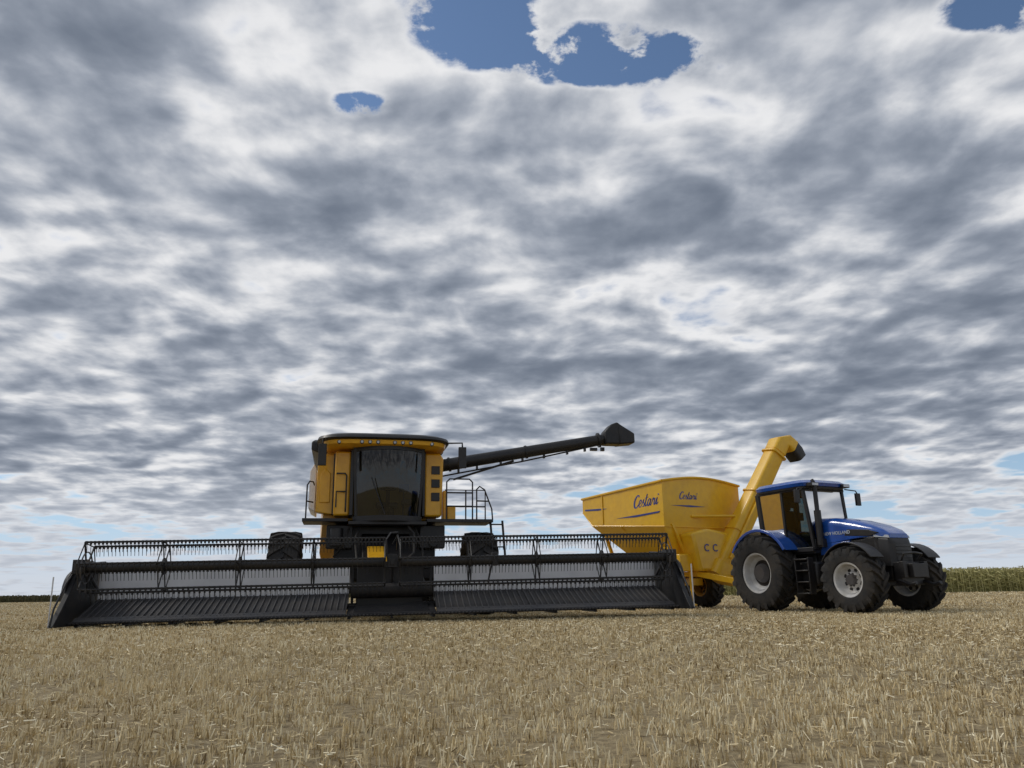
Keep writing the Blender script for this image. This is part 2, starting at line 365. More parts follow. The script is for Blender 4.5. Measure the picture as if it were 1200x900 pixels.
# ------------------------------------------------ header
hd=empty('header',comb,(-.03,-2.83,.04),(0,RAD(-.65),RAD(-3.4)))
HW=6.28
b=B()
b.bx(-HW,HW,1.34,1.5,1.14,1.26); b.bx(-HW,HW,1.35,1.46,.22,.36)
b.bx(-HW,-.01,.0,.10,.10,.15); b.bx(.01,HW,.0,.10,.10,.15)
for i in range(15):
    x=-HW+.1+i*(2*HW-.2)/14
    b.bx(x-.03,x+.03,.1,1.3,.05,.1)
    b.bx(x-.03,x+.03,1.345,1.45,.36,1.14)
mk('header_frame',b,M_hdr,hd,bevel=.012)
b=B()
n=int(2*HW/.0762)
for i in range(n):
    x=-HW+(i+.5)*2*HW/n
    b.add([(x-.022,.02,.105),(x+.022,.02,.105),(x+.004,-.12,.13),(x-.004,-.12,.13),(x-.022,.02,.145),(x+.022,.02,.145),(x+.004,-.12,.142),(x-.004,-.12,.142)],[(0,1,2,3),(4,7,6,5),(0,3,7,4),(1,5,6,2),(3,2,6,7)])
mk('cutter_bar',b,M_steel,hd)
for x0,x1 in ((-HW+.05,-.95),(.95,HW-.05)):
    b=B()
    b.hexa([(x0,.11,.13),(x1,.11,.13),(x1,1.28,.50),(x0,1.28,.50),(x0,.11,.175),(x1,.11,.175),(x1,1.28,.57),(x0,1.28,.57)])
    k=int(abs(x1-x0)/.13)
    for i in range(k):
        x=x0+(i+.5)*(x1-x0)/k
        b.hexa([(x-.014,.14,.17),(x+.014,.14,.17),(x+.014,1.25,.545),(x-.014,1.25,.545),(x-.010,.14,.215),(x+.010,.14,.215),(x+.010,1.25,.595),(x-.010,1.25,.595)],mi=1)
    b.hexa([(x0,.06,.152),(x1,.06,.152),(x1,.2,.20),(x0,.2,.20),(x0,.06,.165),(x1,.06,.165),(x1,.2,.235),(x0,.2,.235)],mi=1)
    mk('draper_belt',b,[M_deck,M_slat],hd)
b=B(); b.hexa([(-.94,.11,.12),(.94,.11,.12),(.94,1.4,.26),(-.94,1.4,.26),(-.94,.11,.16),(.94,.11,.16),(.94,1.4,.32),(-.94,1.4,.32)])
for i in range(6): b.bx(-.8,.8,.25+i*.18,.27+i*.18,.17+i*.02,.215+i*.02)
b.cyl((-.9,1.15,.62),(.9,1.15,.62),.16,n=16)
mk('feed_belt',b,M_deck,hd)
for x0,x1 in ((-HW+.05,-.95),(.95,HW-.05)):
    b=B(); b.bx(x0,x1,1.322,1.338,.37,1.15); mk('back_sheet',b,M_grey,hd,label='pale grey back sheet')
for sx in (-1,1):
    b=B(); x=sx*(HW+.04)
    prof=[(-.75,.08),(-.45,.36),(-.15,.66),(.15,1.0),(.5,1.28),(.95,1.38),(1.4,1.25),(1.55,.9),(1.55,.3),(1.3,.07)]
    b.loft([[(x-.05,p[0],p[1]) for p in prof],[(x+.05,p[0],p[1]) for p in prof]])
    pr2=[(.62*math.cos(t)*.9+.45,.72+.5*math.sin(t)) for t in [2*math.pi*i/20 for i in range(20)]]
    b.loft([[(x+sx*.045,p[0],p[1]) for p in pr2],[(x+sx*.15,.45+(p[0]-.45)*.85,.72+(p[1]-.72)*.85) for p in pr2]])
    b.tube([(x,-.75,.1),(x+sx*.02,-.6,.42),(x,-.2,.9),(x,.4,1.3)],.022)
    mk('crop_divider',b,M_hdr,hd,bevel=.015)
    b=B(); b.tube([(x+sx*.16,-.4,.1),(x+sx*.17,-.4,1.02)],.014); mk('marker_rod',b,M_white,hd)
# reels
RX,RY,RZ,RRD=0,.12,1.20,.54
BA=[RAD(66+60*k) for k in range(6)]
for x0,x1 in ((-HW+.18,-.16),(.16,HW-.18)):
    b=B(); b.cyl((x0,RY,RZ),(x1,RY,RZ),.10,n=20); mk('reel_tube',b,M_hdr,hd,smooth=50)
    for ai,a in enumerate(BA):
        y=RY-RRD*math.cos(a); z=RZ+RRD*math.sin(a)
        b=B(); b.cyl((x0,y,z),(x1,y,z),.022,n=8)
        m=int((x1-x0)/(.075 if ai<3 else .10))
        for i in range(m):
            x=x0+(i+.5)*(x1-x0)/m
            b.cyl((x,y,z-.01),(x+random.uniform(-.008,.012),y+.05,z-.20),.008,.006,n=4)
            b.box((x,y,z-.015),(.03,.05,.075))
        mk('reel_bat',b,M_hdr,hd)
    L_=x1-x0
    for t in (0.0,.25,.5,.75,1.0):
        x=x0+t*L_; b=B(); end=t in (0.0,1.0)
        for a in BA:
            y=RY-RRD*math.cos(a); z=RZ+RRD*math.sin(a)
            c=Vector((x,RY,RZ)); p=Vector((x,y,z))
            b.tube([c,p],.015 if not end else .020,n=6)
            a2=a+RAD(60)
            b.tube([c+(p-c)*.97,Vector((x,RY-RRD*.97*math.cos(a2),RZ+RRD*.97*math.sin(a2)))],.012,n=5)
        b.cyl((x-.02,RY,RZ),(x+.02,RY,RZ),.17,n=18)
        if end:
            b.lathe([(-.012,.32),(.012,.32),(.012,.30),(-.012,.30)],c=(x,RY,RZ),axis='x',n=30,closed=True,mi=1)
        mk('reel_spider',b,[M_hdr,M_steel],hd)
for x in (-HW+.06,0,2.2,HW-.06):
    b=B(); k=.6 if x==2.2 else 1
    b.hexa([(x-.05*k,-.05,RZ-.07),(x+.05*k,-.05,RZ-.07),(x+.05*k,1.45,1.2),(x-.05*k,1.45,1.2),(x-.05*k,-.05,RZ+.07),(x+.05*k,-.05,RZ+.07),(x+.05*k,1.45,1.38),(x-.05*k,1.45,1.38)])
    b.cyl((x,.55,1.15),(x,1.3,.75),.035*k,n=10,mi=1)
    b.box((x,RY,RZ+.02),(.2*k,.28,.28))
    mk('reel_arm',b,[M_hdr,M_steel],hd,bevel=.01)
for pts in ([(-.12,-.2,1.3),(-.14,-.25,1.65),(-.05,-.1,1.80),(.1,.2,1.83),(.1,.9,1.5)],[(.12,-.1,1.2),(.16,-.2,1.5),(.1,.1,1.76),(.0,.6,1.6)]):
    b=B(); b.tube(pts,.018); mk('hydraulic_hose',b,M_blk,hd)

# =============================================================== TRACTOR
tr=empty('tractor',None,(7.38,21.03,0),(0,0,RAD(-64)))
tr['label']='blue tractor with black cab frame hitched to yellow grain cart'; tr['category']='tractor'
b=B()
b.loft([rsec(1.40,.43,1.62,2.27,.16),rsec(1.9,.43,1.64,2.24,.18),rsec(2.5,.42,1.70,2.13,.2),rsec(2.95,.41,1.72,1.99,.14),rsec(3.22,.38,1.70,1.87,.10),rsec(3.36,.32,1.66,1.76,.06)])
b.prism([(1.42,1.35),(2.2,1.45),(2.35,1.66),(1.42,1.63)],'y',-.425,.425)
mk('hood',b,M_blue,tr,bevel=.015,smooth=45)
b=B()
for sy in (-1,1):
    b.hexa([(1.5,sy*.39,1.12),(3.1,sy*.38,1.15),(3.1,sy*.3,1.15),(1.5,sy*.3,1.12),(1.5,sy*.405,1.60),(3.1,sy*.40,1.70),(3.1,sy*.3,1.6),(1.5,sy*.3,1.5)])
    b.prism([(2.2,1.78),(2.95,1.73),(3.15,1.80),(2.9,1.88),(2.3,1.93)],'y',sy*.38,sy*.428)
b.loft([rsec(3.0,.40,1.05,1.72,.06),rsec(3.34,.36,1.03,1.68,.08),rsec(3.44,.26,1.05,1.55,.08)])
for i in range(5): b.box((3.42,0,1.15+i*.08),(.06,.5,.025))
mk('grille',b,M_blk,tr,bevel=.01)
for sy in (-1,1):
    b=B(); b.hexa([(3.02,sy*.415,1.70),(3.38,sy*.345,1.66),(3.3,sy*.2,1.66),(3.02,sy*.2,1.70),(2.98,sy*.41,1.77),(3.36,sy*.345,1.73),(3.22,sy*.2,1.73),(2.98,sy*.2,1.77)])
    mk('headlight',b,M_lamp,tr,bevel=.01)
b=B()
b.bx(.9,3.3,-.3,.3,.72,1.42); b.bx(-.7,1.2,-.36,.36,.55,1.45); b.bx(2.6,3.0,-.62,.62,.6,.86)
b.cyl((0,-.95,.97),(0,.95,.97),.16,n=14); b.cyl((2.80,-.8,.74),(2.80,.8,.74),.1,n=12)
b.bx(3.1,3.45,-.25,.25,.7,1.25)
b.bx(-1.15,-.7,-.3,.3,.5,.9)
for sy in (-1,1): b.tube([(-.7,sy*.3,.7),(-1.2,sy*.42,.62)],.04); b.tube([(-.6,sy*.4,1.5),(-1.0,sy*.42,1.2),(-1.2,sy*.42,.65)],.035)
mk('chassis',b,M_blk,tr,bevel=.02)
b=B(); b.bx(.75,1.6,-.80,-.38,.62,1.2); mk('fuel_tank',b,M_blk,tr,bevel=.06)
b=B(); b.bx(.75,1.5,.38,.80,.62,1.2); mk('battery_box',b,M_blk,tr,bevel=.06)
b=B()
for i in range(4): b.box((1.3,-.92,.45+i*.27),(.42,.2,.035))
b.bx(1.07,1.11,-1.0,-.82,.43,1.3); b.bx(1.49,1.53,-1.0,-.82,.43,1.3)
mk('cab_step',b,M_blk,tr,bevel=.01)
b=B()
b.bx(3.40,3.58,-.36,.36,.62,1.12)
for sy in (-1,1): b.tube([(3.45,sy*.32,.72),(3.8,sy*.40,.62),(3.95,sy*.4,.66)],.05); b.box((3.63,sy*.34,.95),(.12,.12,.36))
b.tube([(3.5,-.25,1.1),(3.65,-.3,1.30),(3.7,0,1.32),(3.65,.3,1.30),(3.5,.25,1.1)],.028)
b.bx(3.56,3.78,-.22,.22,.78,1.08)
mk('front_linkage',b,M_blk,tr,bevel=.03)
wheel(tr,(0,-.98,.97),.97,.62,.50,-1,M_rim,lugs=20,hub=.45,dark=True)
wheel(tr,(0,.98,.97),.97,.62,.50,1,M_rim,lugs=20,hub=.45,dark=True)
wheel(tr,(2.80,-.96,.75),.75,.54,.38,-1,M_rim,lugs=18,rotz=RAD(3),hub=.35)
wheel(tr,(2.80,.96,.75),.75,.54,.38,1,M_rim,lugs=18,rotz=RAD(3),hub=.35)
def arc(b,cx,cz,r,a0,a1,y0,y1,t=.035,n=14,mi=0):
    R1=[]
    for i in range(n+1):
        a=a0+(a1-a0)*i/n; c,s=math.cos(a),math.sin(a)
        R1.append([(cx+c*r,y0,cz+s*r),(cx+c*r,y1,cz+s*r),(cx+c*(r+t),y1,cz+s*(r+t)),(cx+c*(r+t),y0,cz+s*(r+t))])
    b.loft(R1,mi=mi)
for sy in (-1,1):
    b=B(); arc(b,0,.97,1.06,RAD(30),RAD(150),sy*.52,sy*1.12); arc(b,0,.97,1.04,RAD(30),RAD(150),sy*1.12,sy*1.17,t=.08)
    mk('rear_fender',b,M_blue,tr,bevel=.015)
    b=B(); arc(b,2.80,.75,.81,RAD(35),RAD(150),sy*.74,sy*1.16,t=.03); b.tube([(2.80,sy*.55,.9),(2.80,sy*.6,1.5),(2.80,sy*.8,1.57)],.03)
    mk('front_fender',b,M_blk,tr,bevel=.01)
cb=empty('cab',tr,(.42,0,0))
def post(b,p,q,s=.05):
    p=Vector(p);q=Vector(q)
    b.hexa([p+Vector(k) for k in ((-s,-s,0),(s,-s,0),(s,s,0),(-s,s,0))]+[q+Vector(k) for k in ((-s,-s,0),(s,-s,0),(s,s,0),(-s,s,0))])
b=B()
X0,X1,CW,CT=-.66,1.02,.62,.68
for sy in (-1,1):
    post(b,(X1,sy*CW,1.5),(X1-.14,sy*CT,3.02),.04); post(b,(.2,sy*(CW+.08),1.5),(.18,sy*(CT+.03),3.02),.035); post(b,(X0,sy*CW,1.7),(X0-.04,sy*CT,3.02),.06)
    b.hexa([(X0,sy*(CW-.04),1.45),(X1,sy*(CW-.04),1.45),(X1,sy*(CW+.07),1.45),(X0,sy*(CW+.07),1.45),(X0,sy*(CW-.04),1.56),(X1,sy*(CW-.04),1.56),(X1,sy*(CW+.07),1.56),(X0,sy*(CW+.07),1.56)])
b.bx(X0,X1,-CW,CW,1.4,1.5); b.bx(X1-.04,X1+.04,-CW,CW,1.5,1.75); b.bx(X0-.04,X0+.02,-CW,CW,1.5,2.2)
for sy in (-1,1): b.bx(X0-.05,X1-.1,sy*(CT+.02)-.04,sy*(CT+.02)+.04,2.98,3.06)
b.bx(X1-.2,X1-.1,-CT,CT,2.98,3.06); b.bx(X0-.06,X0-.0,-CT,CT,2.72,3.06)
mk('cab_frame',b,M_blk,cb,bevel=.01)
def pane(name,p,m=None): b=B(); b.add(p,[(0,1,2,3)]); mk(name,b,m or M_gl2,cb)
pane('windshield',[(X1,-CW+.03,1.75),(X1,CW-.03,1.75),(X1-.13,CT-.03,3.0),(X1-.13,-CT+.03,3.0)])
pane('rear_window',[(X0-.01,-CW+.03,1.95),(X0-.01,CW-.03,1.95),(X0-.03,CT-.03,2.8),(X0-.03,-CT+.03,2.8)],M_gl)
for sy in (-1,1):
    pane('door',[(X1-.04,sy*(CW+.03),1.57),(.24,sy*(CW+.08),1.57),(.22,sy*(CT+.04),3.0),(X1-.17,sy*(CT+.02),3.0)])
    pane('side_window',[(.16,sy*(CW+.08),1.57),(X0+.04,sy*(CW+.02),1.8),(X0,sy*(CT+.02),3.0),(.14,sy*(CT+.04),3.0)],M_gl)
b=B()
b.loft([plan(.11,0,.86,.72,3.05,5),plan(.13,0,.97,.81,3.08,5),plan(.14,0,1.0,.83,3.16,5),plan(.11,0,.9,.75,3.24,5),plan(.06,0,.6,.5,3.28,5)])
mk('cab_roof',b,M_blue,cb,smooth=40)
b=B(); b.loft([plan(.12,0,.95,.79,3.02,5),plan(.12,0,.96,.80,3.075,5)])
mk('roof_trim',b,M_blk,cb,bevel=.01)
for sy in (-1,1):
    b=B(); b.bx(1.0,1.18,sy*.42,sy*.68,3.06,3.15); mk('light_housing',b,M_blk,cb,bevel=.01)
    b=B(); b.box((1.186,sy*.55,3.105),(.02,.2,.06)); mk('work_light',b,M_lamp,cb)
    b=B(); b.tube([(1.0,sy*.68,3.04),(1.05,sy*1.02,3.01),(1.05,sy*1.07,2.94)],.018); b.box((1.05,sy*1.07,2.79),(.06,.16,.32)); mk('mirror',b,M_blk,cb,bevel=.02)
b=B(); b.cyl((-.55,.4,3.18),(-.55,.4,3.36),.05,.04); mk('warning_beacon',b,M_org,cb)
b=B(); b.bx(-.35,.2,-.27,.27,1.75,1.9); b.box((-.38,0,2.25),(.15,.5,.7),rot=(0,RAD(-8),0)); b.bx(-.25,.15,-.2,.2,1.5,1.75); b.bx(-.46,-.36,-.14,.14,2.6,2.78)
mk('seat',b,M_dkint,cb,bevel=.04)
b=B(); b.tube([(.85,0,1.5),(.6,0,2.2)],.06,n=8); b.lathe([(.02,.19),(0,.21),(-.02,.19),(0,.17)],c=(.58,0,2.22),axis='z',n=24,closed=True)
mk('steering_wheel',b,M_dkint,cb)
b=B(); b.bx(-.2,.3,-.5,-.32,1.85,2.05); b.box((.5,-.48,2.35),(.05,.22,.2)); b.tube([(.3,-.42,2.0),(.5,-.48,2.3)],.02)
mk('control_console',b,M_dkint,cb)
EX=1.56
b=B(); b.cyl((EX,-.53,1.6),(EX,-.53,2.45),.085,n=16); b.cyl((EX,-.53,2.45),(EX,-.53,3.0),.055,n=16); b.tube([(EX,-.53,3.0),(EX+.01,-.53,3.12),(EX-.06,-.53,3.22)],.045,n=10); b.box((EX,-.44,1.65),(.2,.26,.2))
mk('exhaust_pipe',b,M_blk,tr,smooth=40)
text('lettering','NEW HOLLAND',.11,M_letw,tr,(1.98,-.4345,1.86),(math.pi/2,0,0),bold=.003)
text('lettering','NEW HOLLAND',.11,M_letw,tr,(1.98,.4345,1.86),(math.pi/2,0,math.pi),bold=.003)

# =============================================================== GRAIN CART
ct=empty('grain_cart',None,(4.84,25.95,0),(0,0,RAD(-60)))
ct['label']='yellow grain cart with raised auger and blue lettering'; ct['category']='grain cart'
W=1.60
def topz(x,y):
    return 3.64+.13*(x+2.1)/4.2+.17*max(0,math.sin(math.pi*(y+W)/(2*W)))*(.35+.65*(x+2.1)/4.2)
b=B()
NY=12; fr=[(2.1,-W+2*W*i/NY) for i in range(NY+1)]; bk=[(-2.1,-W+2*W*i/NY) for i in range(NY+1)]
v=[(x,y,topz(x,y)) for x,y in fr]+[(x,y,topz(x,y)) for x,y in bk]
n0=NY+1; o1=2*n0
v+=[(-2.1,-W,3.2),(-1.55,-W,2.7),(2.1,-W,2.42),(-2.1,W,3.2),(-1.55,W,2.7),(2.1,W,2.42),(-.12,-.5,1.25),(1.8,-.75,1.12),(1.8,.75,1.12),(-.12,.5,1.25)]
f=[(n0,o1,o1+1,o1+2,0),(n0-1,o1+5,o1+4,o1+3,2*n0-1),
   tuple([n0+i for i in range(n0)])+(o1+3,o1),
   (o1,o1+3,o1+4,o1+1),(o1+1,o1+4,o1+9,o1+6),(o1+1,o1+6,o1+7,o1+2),(o1+2,o1+7,o1+8,o1+5),(o1+5,o1+8,o1+9,o1+4),
   tuple([i for i in range(n0)])+(o1+5,o1+2),(o1+6,o1+9,o1+8,o1+7)]
f+=[(i,i+1,n0+i+1,n0+i) for i in range(NY)]
b.add(v,f)
mk('hopper',b,M_cart,ct,smooth=25)
b=B()
rim=[(2.12,y*1.01,topz(2.1,y)+.02) for x,y in fr]+[(-2.12,y*1.01,topz(-2.1,y)+.02) for x,y in reversed(bk)]
rim.append(rim[0])
b.tube(rim,.04,n=6)
for x in (-.95,):
    b.hexa([(x-.03,-W-.03,2.72),(x+.03,-W-.03,2.72),(x+.03,-W+.01,2.72),(x-.03,-W+.01,2.72),(x-.03,-W-.03,3.64),(x+.03,-W-.03,3.64),(x+.03,-W+.01,3.64),(x-.03,-W+.01,3.64)])
b.tube([(-2.1,-W-.005,3.2),(-1.55,-W-.005,2.7),(2.11,-W-.005,2.42),(2.11,W+.005,2.42)],.018)
b.tube([(2.1,-W,2.42),(1.8,-.75,1.12)],.022); b.tube([(-1.55,-W,2.7),(-.12,-.5,1.25)],.022); b.tube([(2.1,W,2.42),(1.8,.75,1.12)],.022)
for x in (.0,1.05):
    b.tube([(x,-W-.01,2.56),(x*.5+.5,-.56,1.22)],.02)
mk('hopper_rim',b,M_cart,ct)
ribbon('lettering',CEST,.38,.055,M_let,ct,(.68,-W,3.08),(1,0,0.02),(.25,0,.97),(0,-1,0))
ribbon('lettering',CEST,.23,.058,M_let,ct,(2.1,-.95,3.26),(0,1,0.02),(0,.25,.97),(1,0,0))
def stripe(pts,axis,t,m):
    b=B(); s=.006
    b.prism(pts,axis,t-s,t+s); mk('stripe_marking',b,m,ct)
stripe([(-1.95,3.24),(-1.2,3.19),(-.7,3.21),(-1.2,3.25),(-1.95,3.29)],'y',-W-.006,M_let)
stripe([(-.2,2.84),(.8,2.80),(1.9,2.84),(1.95,2.89),(.8,2.86)],'y',-W-.006,M_let)
stripe([(-1.3,3.06),(-.5,3.03),(.1,3.06),(-.5,3.085)],'x',2.106,M_let)
b=B()
for y in (-.55,.55): b.bx(-2.0,2.3,y-.08,y+.08,.96,1.10)
for x in (-1.9,-.6,.7,2.2): b.bx(x-.07,x+.07,-.55,.55,.98,1.08)
for x in (-1.5,):
    for y in (-1,1): post(b,(x,y*.6,1.08),(x,y*1.25,2.75),.05)
for y in (-1.0,1.0): post(b,(2.05,y*.55,1.08),(2.1,y*1.3,2.5),.045)
b.bx(-1.3,-.9,-1.1,1.1,.7,.92); b.bx(.3,.7,-1.1,1.1,.7,.92); b.bx(-1.2,.6,-.7,-.5,.75,.94); b.bx(-1.2,.6,.5,.7,.75,.94)
for y in (-.55,.55): b.hexa([(2.2,y-.08,.96),(2.2,y+.08,.96),(4.4,-.1+y*.1+.06,.55),(4.4,-.1+y*.1-.06,.55),(2.2,y-.08,1.12),(2.2,y+.08,1.12),(4.4,-.1+y*.1+.06,.72),(4.4,-.1+y*.1-.06,.72)])
b.bx(4.3,4.7,-.17,-.03,.56,.7)
mk('cart_chassis',b,M_cart,ct,bevel=.012)
b=B()
b.bx(2.25,2.33,-.9,-.82,.5,1.3); b.bx(2.2,2.38,-.95,-.77,.12,.16); b.cyl((2.29,-.86,.16),(2.29,-.86,.6),.035)
mk('support_jack',b,M_cart,ct,bevel=.01)
b=B(); b.bx(1.9,2.35,-1.30,-.80,1.1,1.6); mk('tool_box',b,M_cart,ct,bevel=.03)
b=B()
for x in (1.7,2.0): b.bx(x-.02,x+.02,-1.45,-1.40,.6,1.9)
for i in range(5): b.bx(1.7,2.0,-1.45,-1.41,.7+i*.27,.73+i*.27)
mk('service_ladder',b,M_cart,ct,bevel=.006)
for x in (-1.1,.5):
    for sy in (-1,1): wheel(ct,(x,sy*1.35,.68),.68,.55,.32,sy,M_rimy,lugs=18)
b=B()
P0=Vector((2.40,.10,1.0)); P2=Vector((3.08,2.46,4.92)); D=P2-P0; dd=D.normalized()
def rbox(c,d,w,h,e=5,n=20):
    d=Vector(d).normalized(); a=d.cross(Vector((1,0,0))).normalized(); u=a.cross(d); out=[]
    for i in range(n):
        t=2*math.pi*(i+.5)/n; cc,ss=math.cos(t),math.sin(t)
        out.append(c+u*w*math.copysign(abs(cc)**(2/e),cc)+a*h*math.copysign(abs(ss)**(2/e),ss))
    return out
b.loft([rbox(P0,dd,.31,.32),rbox(P0+D*.3,dd,.29,.30),rbox(P2,dd,.25,.26)])
for t in (.32,.62,.95):
    c=P0+D*t; b.loft([rbox(c-dd*.02,dd,.32,.33),rbox(c+dd*.02,dd,.32,.33)])
b.loft([rbox(P0-dd*.1,dd,.42,.45),rbox(P0+dd*.35,dd,.38,.42)])
side=dd.cross(Vector((0,0,1))).normalized()
b.tube([P0+D*.12+side*.36,P0+D*.6+side*.36],.045,n=8)
b.tube([(2.1,-.5,2.75),P0+D*.45],.045,n=8)
mk('cart_auger',b,M_cart,ct,smooth=40)
b=B(); b.prism([(-.75,1.1),(.75,1.1),(.85,1.9),(.45,2.25),(-.35,2.35),(-1.0,2.2)],'x',1.86,2.62)
mk('auger_gearbox',b,M_cart,ct,bevel=.08)
b=B()
def sq(c,d,w,h): return rbox(c,d,w,h)
e0=P2-dd*.12; e1=P2+Vector((.02,.12,.20)); e2=P2+Vector((.05,.36,.22)); e3=P2+Vector((.08,.56,.08))
b.loft([sq(e0,dd,.27,.27),sq(e1,(0,.6,.8),.28,.26),sq(e2,(0,1,-.15),.27,.24),sq(e3,(0,.8,-.6),.26,.23)])
mk('auger_head',b,M_cart,ct,smooth=40)
b=B(); b.loft([sq(e3,(0,.8,-.6),.25,.22),sq(e3+Vector((.0,.16,-.16)),(0,.7,-.7),.26,.23),sq(e3+Vector((.0,.30,-.34)),(0,.6,-.8),.24,.21)])
mk('rubber_spout',b,M_blk,ct,smooth=40)
for k in (0,1):
    b=B(); b.lathe([(2.625,.11),(2.625,.08),(2.637,.08),(2.637,.11)],c=(0,-.45+k*.34,1.78),axis='x',n=18,closed=True,a0=RAD(45),a1=RAD(315)); mk('emblem_marking',b,M_let,ct)

# =============================================================== GROUND
g=bpy.data.materials.new('stubble_soil'); g.use_nodes=True; nt=g.node_tree; bs=nt.nodes['Principled BSDF']; bs.inputs['Roughness'].default_value=.95
tc=nt.nodes.new('ShaderNodeTexCoord')
n1=nt.nodes.new('ShaderNodeTexNoise'); n1.inputs['Scale'].default_value=18; n1.inputs['Detail'].default_value=8; n1.inputs['Roughness'].default_value=.75
n2=nt.nodes.new('ShaderNodeTexNoise'); n2.inputs['Scale'].default_value=.25; n2.inputs['Detail'].default_value=5
nt.links.new(tc.outputs['Object'],n1.inputs['Vector']); nt.links.new(tc.outputs['Object'],n2.inputs['Vector'])
r1=nt.nodes.new('ShaderNodeValToRGB'); r1.color_ramp.elements[0].position=.35; r1.color_ramp.elements[0].color=(.20,.145,.08,1); r1.color_ramp.elements[1].position=.68; r1.color_ramp.elements[1].color=(.62,.50,.30,1)
nt.links.new(n1.outputs['Fac'],r1.inputs[0])
mm=nt.nodes.new('ShaderNodeMix'); mm.data_type='RGBA'; mm.blend_type='MULTIPLY'; mm.inputs[0].default_value=1
r2=nt.nodes.new('ShaderNodeValToRGB'); r2.color_ramp.elements[0].position=.35; r2.color_ramp.elements[0].color=(.75,.75,.72,1); r2.color_ramp.elements[1].position=.65; r2.color_ramp.elements[1].color=(1.1,1.08,1.0,1)
nt.links.new(n2.outputs['Fac'],r2.inputs[0]); nt.links.new(r1.outputs[0],mm.inputs[6]); nt.links.new(r2.outputs[0],mm.inputs[7]); nt.links.new(mm.outputs[2],bs.inputs['Base Color'])
bp=nt.nodes.new('ShaderNodeBump'); bp.inputs['Strength'].default_value=.8; bp.inputs['Distance'].default_value=.04; nt.links.new(n1.outputs['Fac'],bp.inputs['Height']); nt.links.new(bp.outputs[0],bs.inputs['Normal'])
b=B(); b.add([(-4000,-500,0),(4000,-500,0),(4000,6000,0),(-4000,6000,0)],[(0,1,2,3)])
go=mk('ground',b,g); go['kind']='structure'; go['label']='harvested field soil covered with straw'; go['category']='ground'

def stuffmat(name,stops,rough=.8):
    m=bpy.data.materials.new(name); m.use_nodes=True; nt=m.node_tree; bs=nt.nodes['Principled BSDF']; bs.inputs['Roughness'].default_value=rough
    bs.inputs['Specular IOR Level'].default_value=.2
    a=nt.nodes.new('ShaderNodeAttribute'); a.attribute_name='shade'
    r=nt.nodes.new('ShaderNodeValToRGB'); cr=r.color_ramp
    cr.elements[0].position=stops[0][0]; cr.elements[0].color=(*stops[0][1],1); cr.elements[1].position=stops[-1][0]; cr.elements[1].color=(*stops[-1][1],1)
    for p,c in stops[1:-1]: e=cr.elements.new(p); e.color=(*c,1)
    nt.links.new(a.outputs['Fac'],r.inputs[0]); nt.links.new(r.outputs[0],bs.inputs['Base Color'])
    return m
def quads_obj(name,V,shade,m):
    N=V.shape[0]; me=bpy.data.meshes.new(name)
    me.vertices.add(N*4); me.vertices.foreach_set('co',V.reshape(-1).astype(np.float32))
    me.loops.add(N*4); me.loops.foreach_set('vertex_index',np.arange(N*4,dtype=np.int32))
    me.polygons.add(N); me.polygons.foreach_set('loop_start',np.arange(0,N*4,4,dtype=np.int32)); me.polygons.foreach_set('loop_total',np.full(N,4,dtype=np.int32))
    me.update(calc_edges=True)
    at=me.attributes.new('shade','FLOAT','FACE'); at.data.foreach_set('value',shade.astype(np.float32))
    me.materials.append(m); o=bpy.data.objects.new(name,me); COL.objects.link(o); return o
def blades(xy,h,w,lean,taper=.85):
    N=len(xy); ph=rng.uniform(0,math.pi,N); a=np.stack([np.cos(ph),np.sin(ph),np.zeros(N)],1)
    la=rng.uniform(0,2*math.pi,N); lm=np.abs(rng.normal(0,1,N))*lean*h
    base=np.zeros((N,3)); base[:,:2]=xy
    top=base+np.stack([np.cos(la)*lm,np.sin(la)*lm,h],1)
    return np.stack([base-a*w[:,None]/2,base+a*w[:,None]/2,top+a*w[:,None]/2*taper,top-a*w[:,None]/2*taper],1)
def patch(x,y):
    return (np.sin(x*.9+1.3*np.sin(y*.6))+np.sin(y*1.3+x*.45+2)+np.sin(x*2.7-y*1.9)*.6+np.sin(x*.33+y*.21+1)*1.2)/3.8
def scatter(y0,y1,dens):
    wmax=.85*y1+2; A=(y1-y0)*2*wmax; n=int(A*dens)
    x=rng.uniform(-wmax,wmax,n); y=rng.uniform(y0,y1,n); k=np.abs(x)<.8*y+1.2
    return np.stack([x[k],y[k]],1)
ca,sa=math.cos(RAD(8)),math.sin(RAD(8))
def rows(xy,sp):
    u=xy[:,0]*ca+xy[:,1]*sa; v=-xy[:,0]*sa+xy[:,1]*ca
    v=np.round(v/sp)*sp+rng.normal(0,sp*.14,len(v))
    return np.stack([u*ca-v*sa,u*sa+v*ca],1)
VS=[];SS=[]
def addst(xyc,per,sig,hm,hs,wm,lean,rowsp=None):
    if rowsp: xyc=rows(xyc,rowsp)
    xy=np.repeat(xyc,per,0)+rng.normal(0,sig,(len(xyc)*per,2)); N=len(xy)
    p=patch(xy[:,0],xy[:,1])
    ch=np.repeat(rng.normal(0,.2,len(xyc)),per)
    h=np.clip(hm*(1+.28*p+ch)+rng.normal(0,hs,N),.010,.10); w=wm*rng.uniform(.6,1.4,N)
    VS.append(blades(xy,h,w,lean))
    SS.append(np.clip(rng.normal(.52,.25,N)+.18*p+ch*.5,0,1))
addst(scatter(1.2,4.8,150),9,.018,.034,.007,.0050,.32,.19)
addst(scatter(4.8,10,85),8,.022,.035,.008,.0068,.32,.19)
addst(scatter(10,22,48),6,.03,.037,.009,.012,.32,.19)
addst(scatter(22,45,16),3,.06,.04,.012,.030,.4)
addst(scatter(45,110,3),3,.1,.04,.012,.07,.4)
V=np.concatenate(VS); S=np.concatenate(SS)
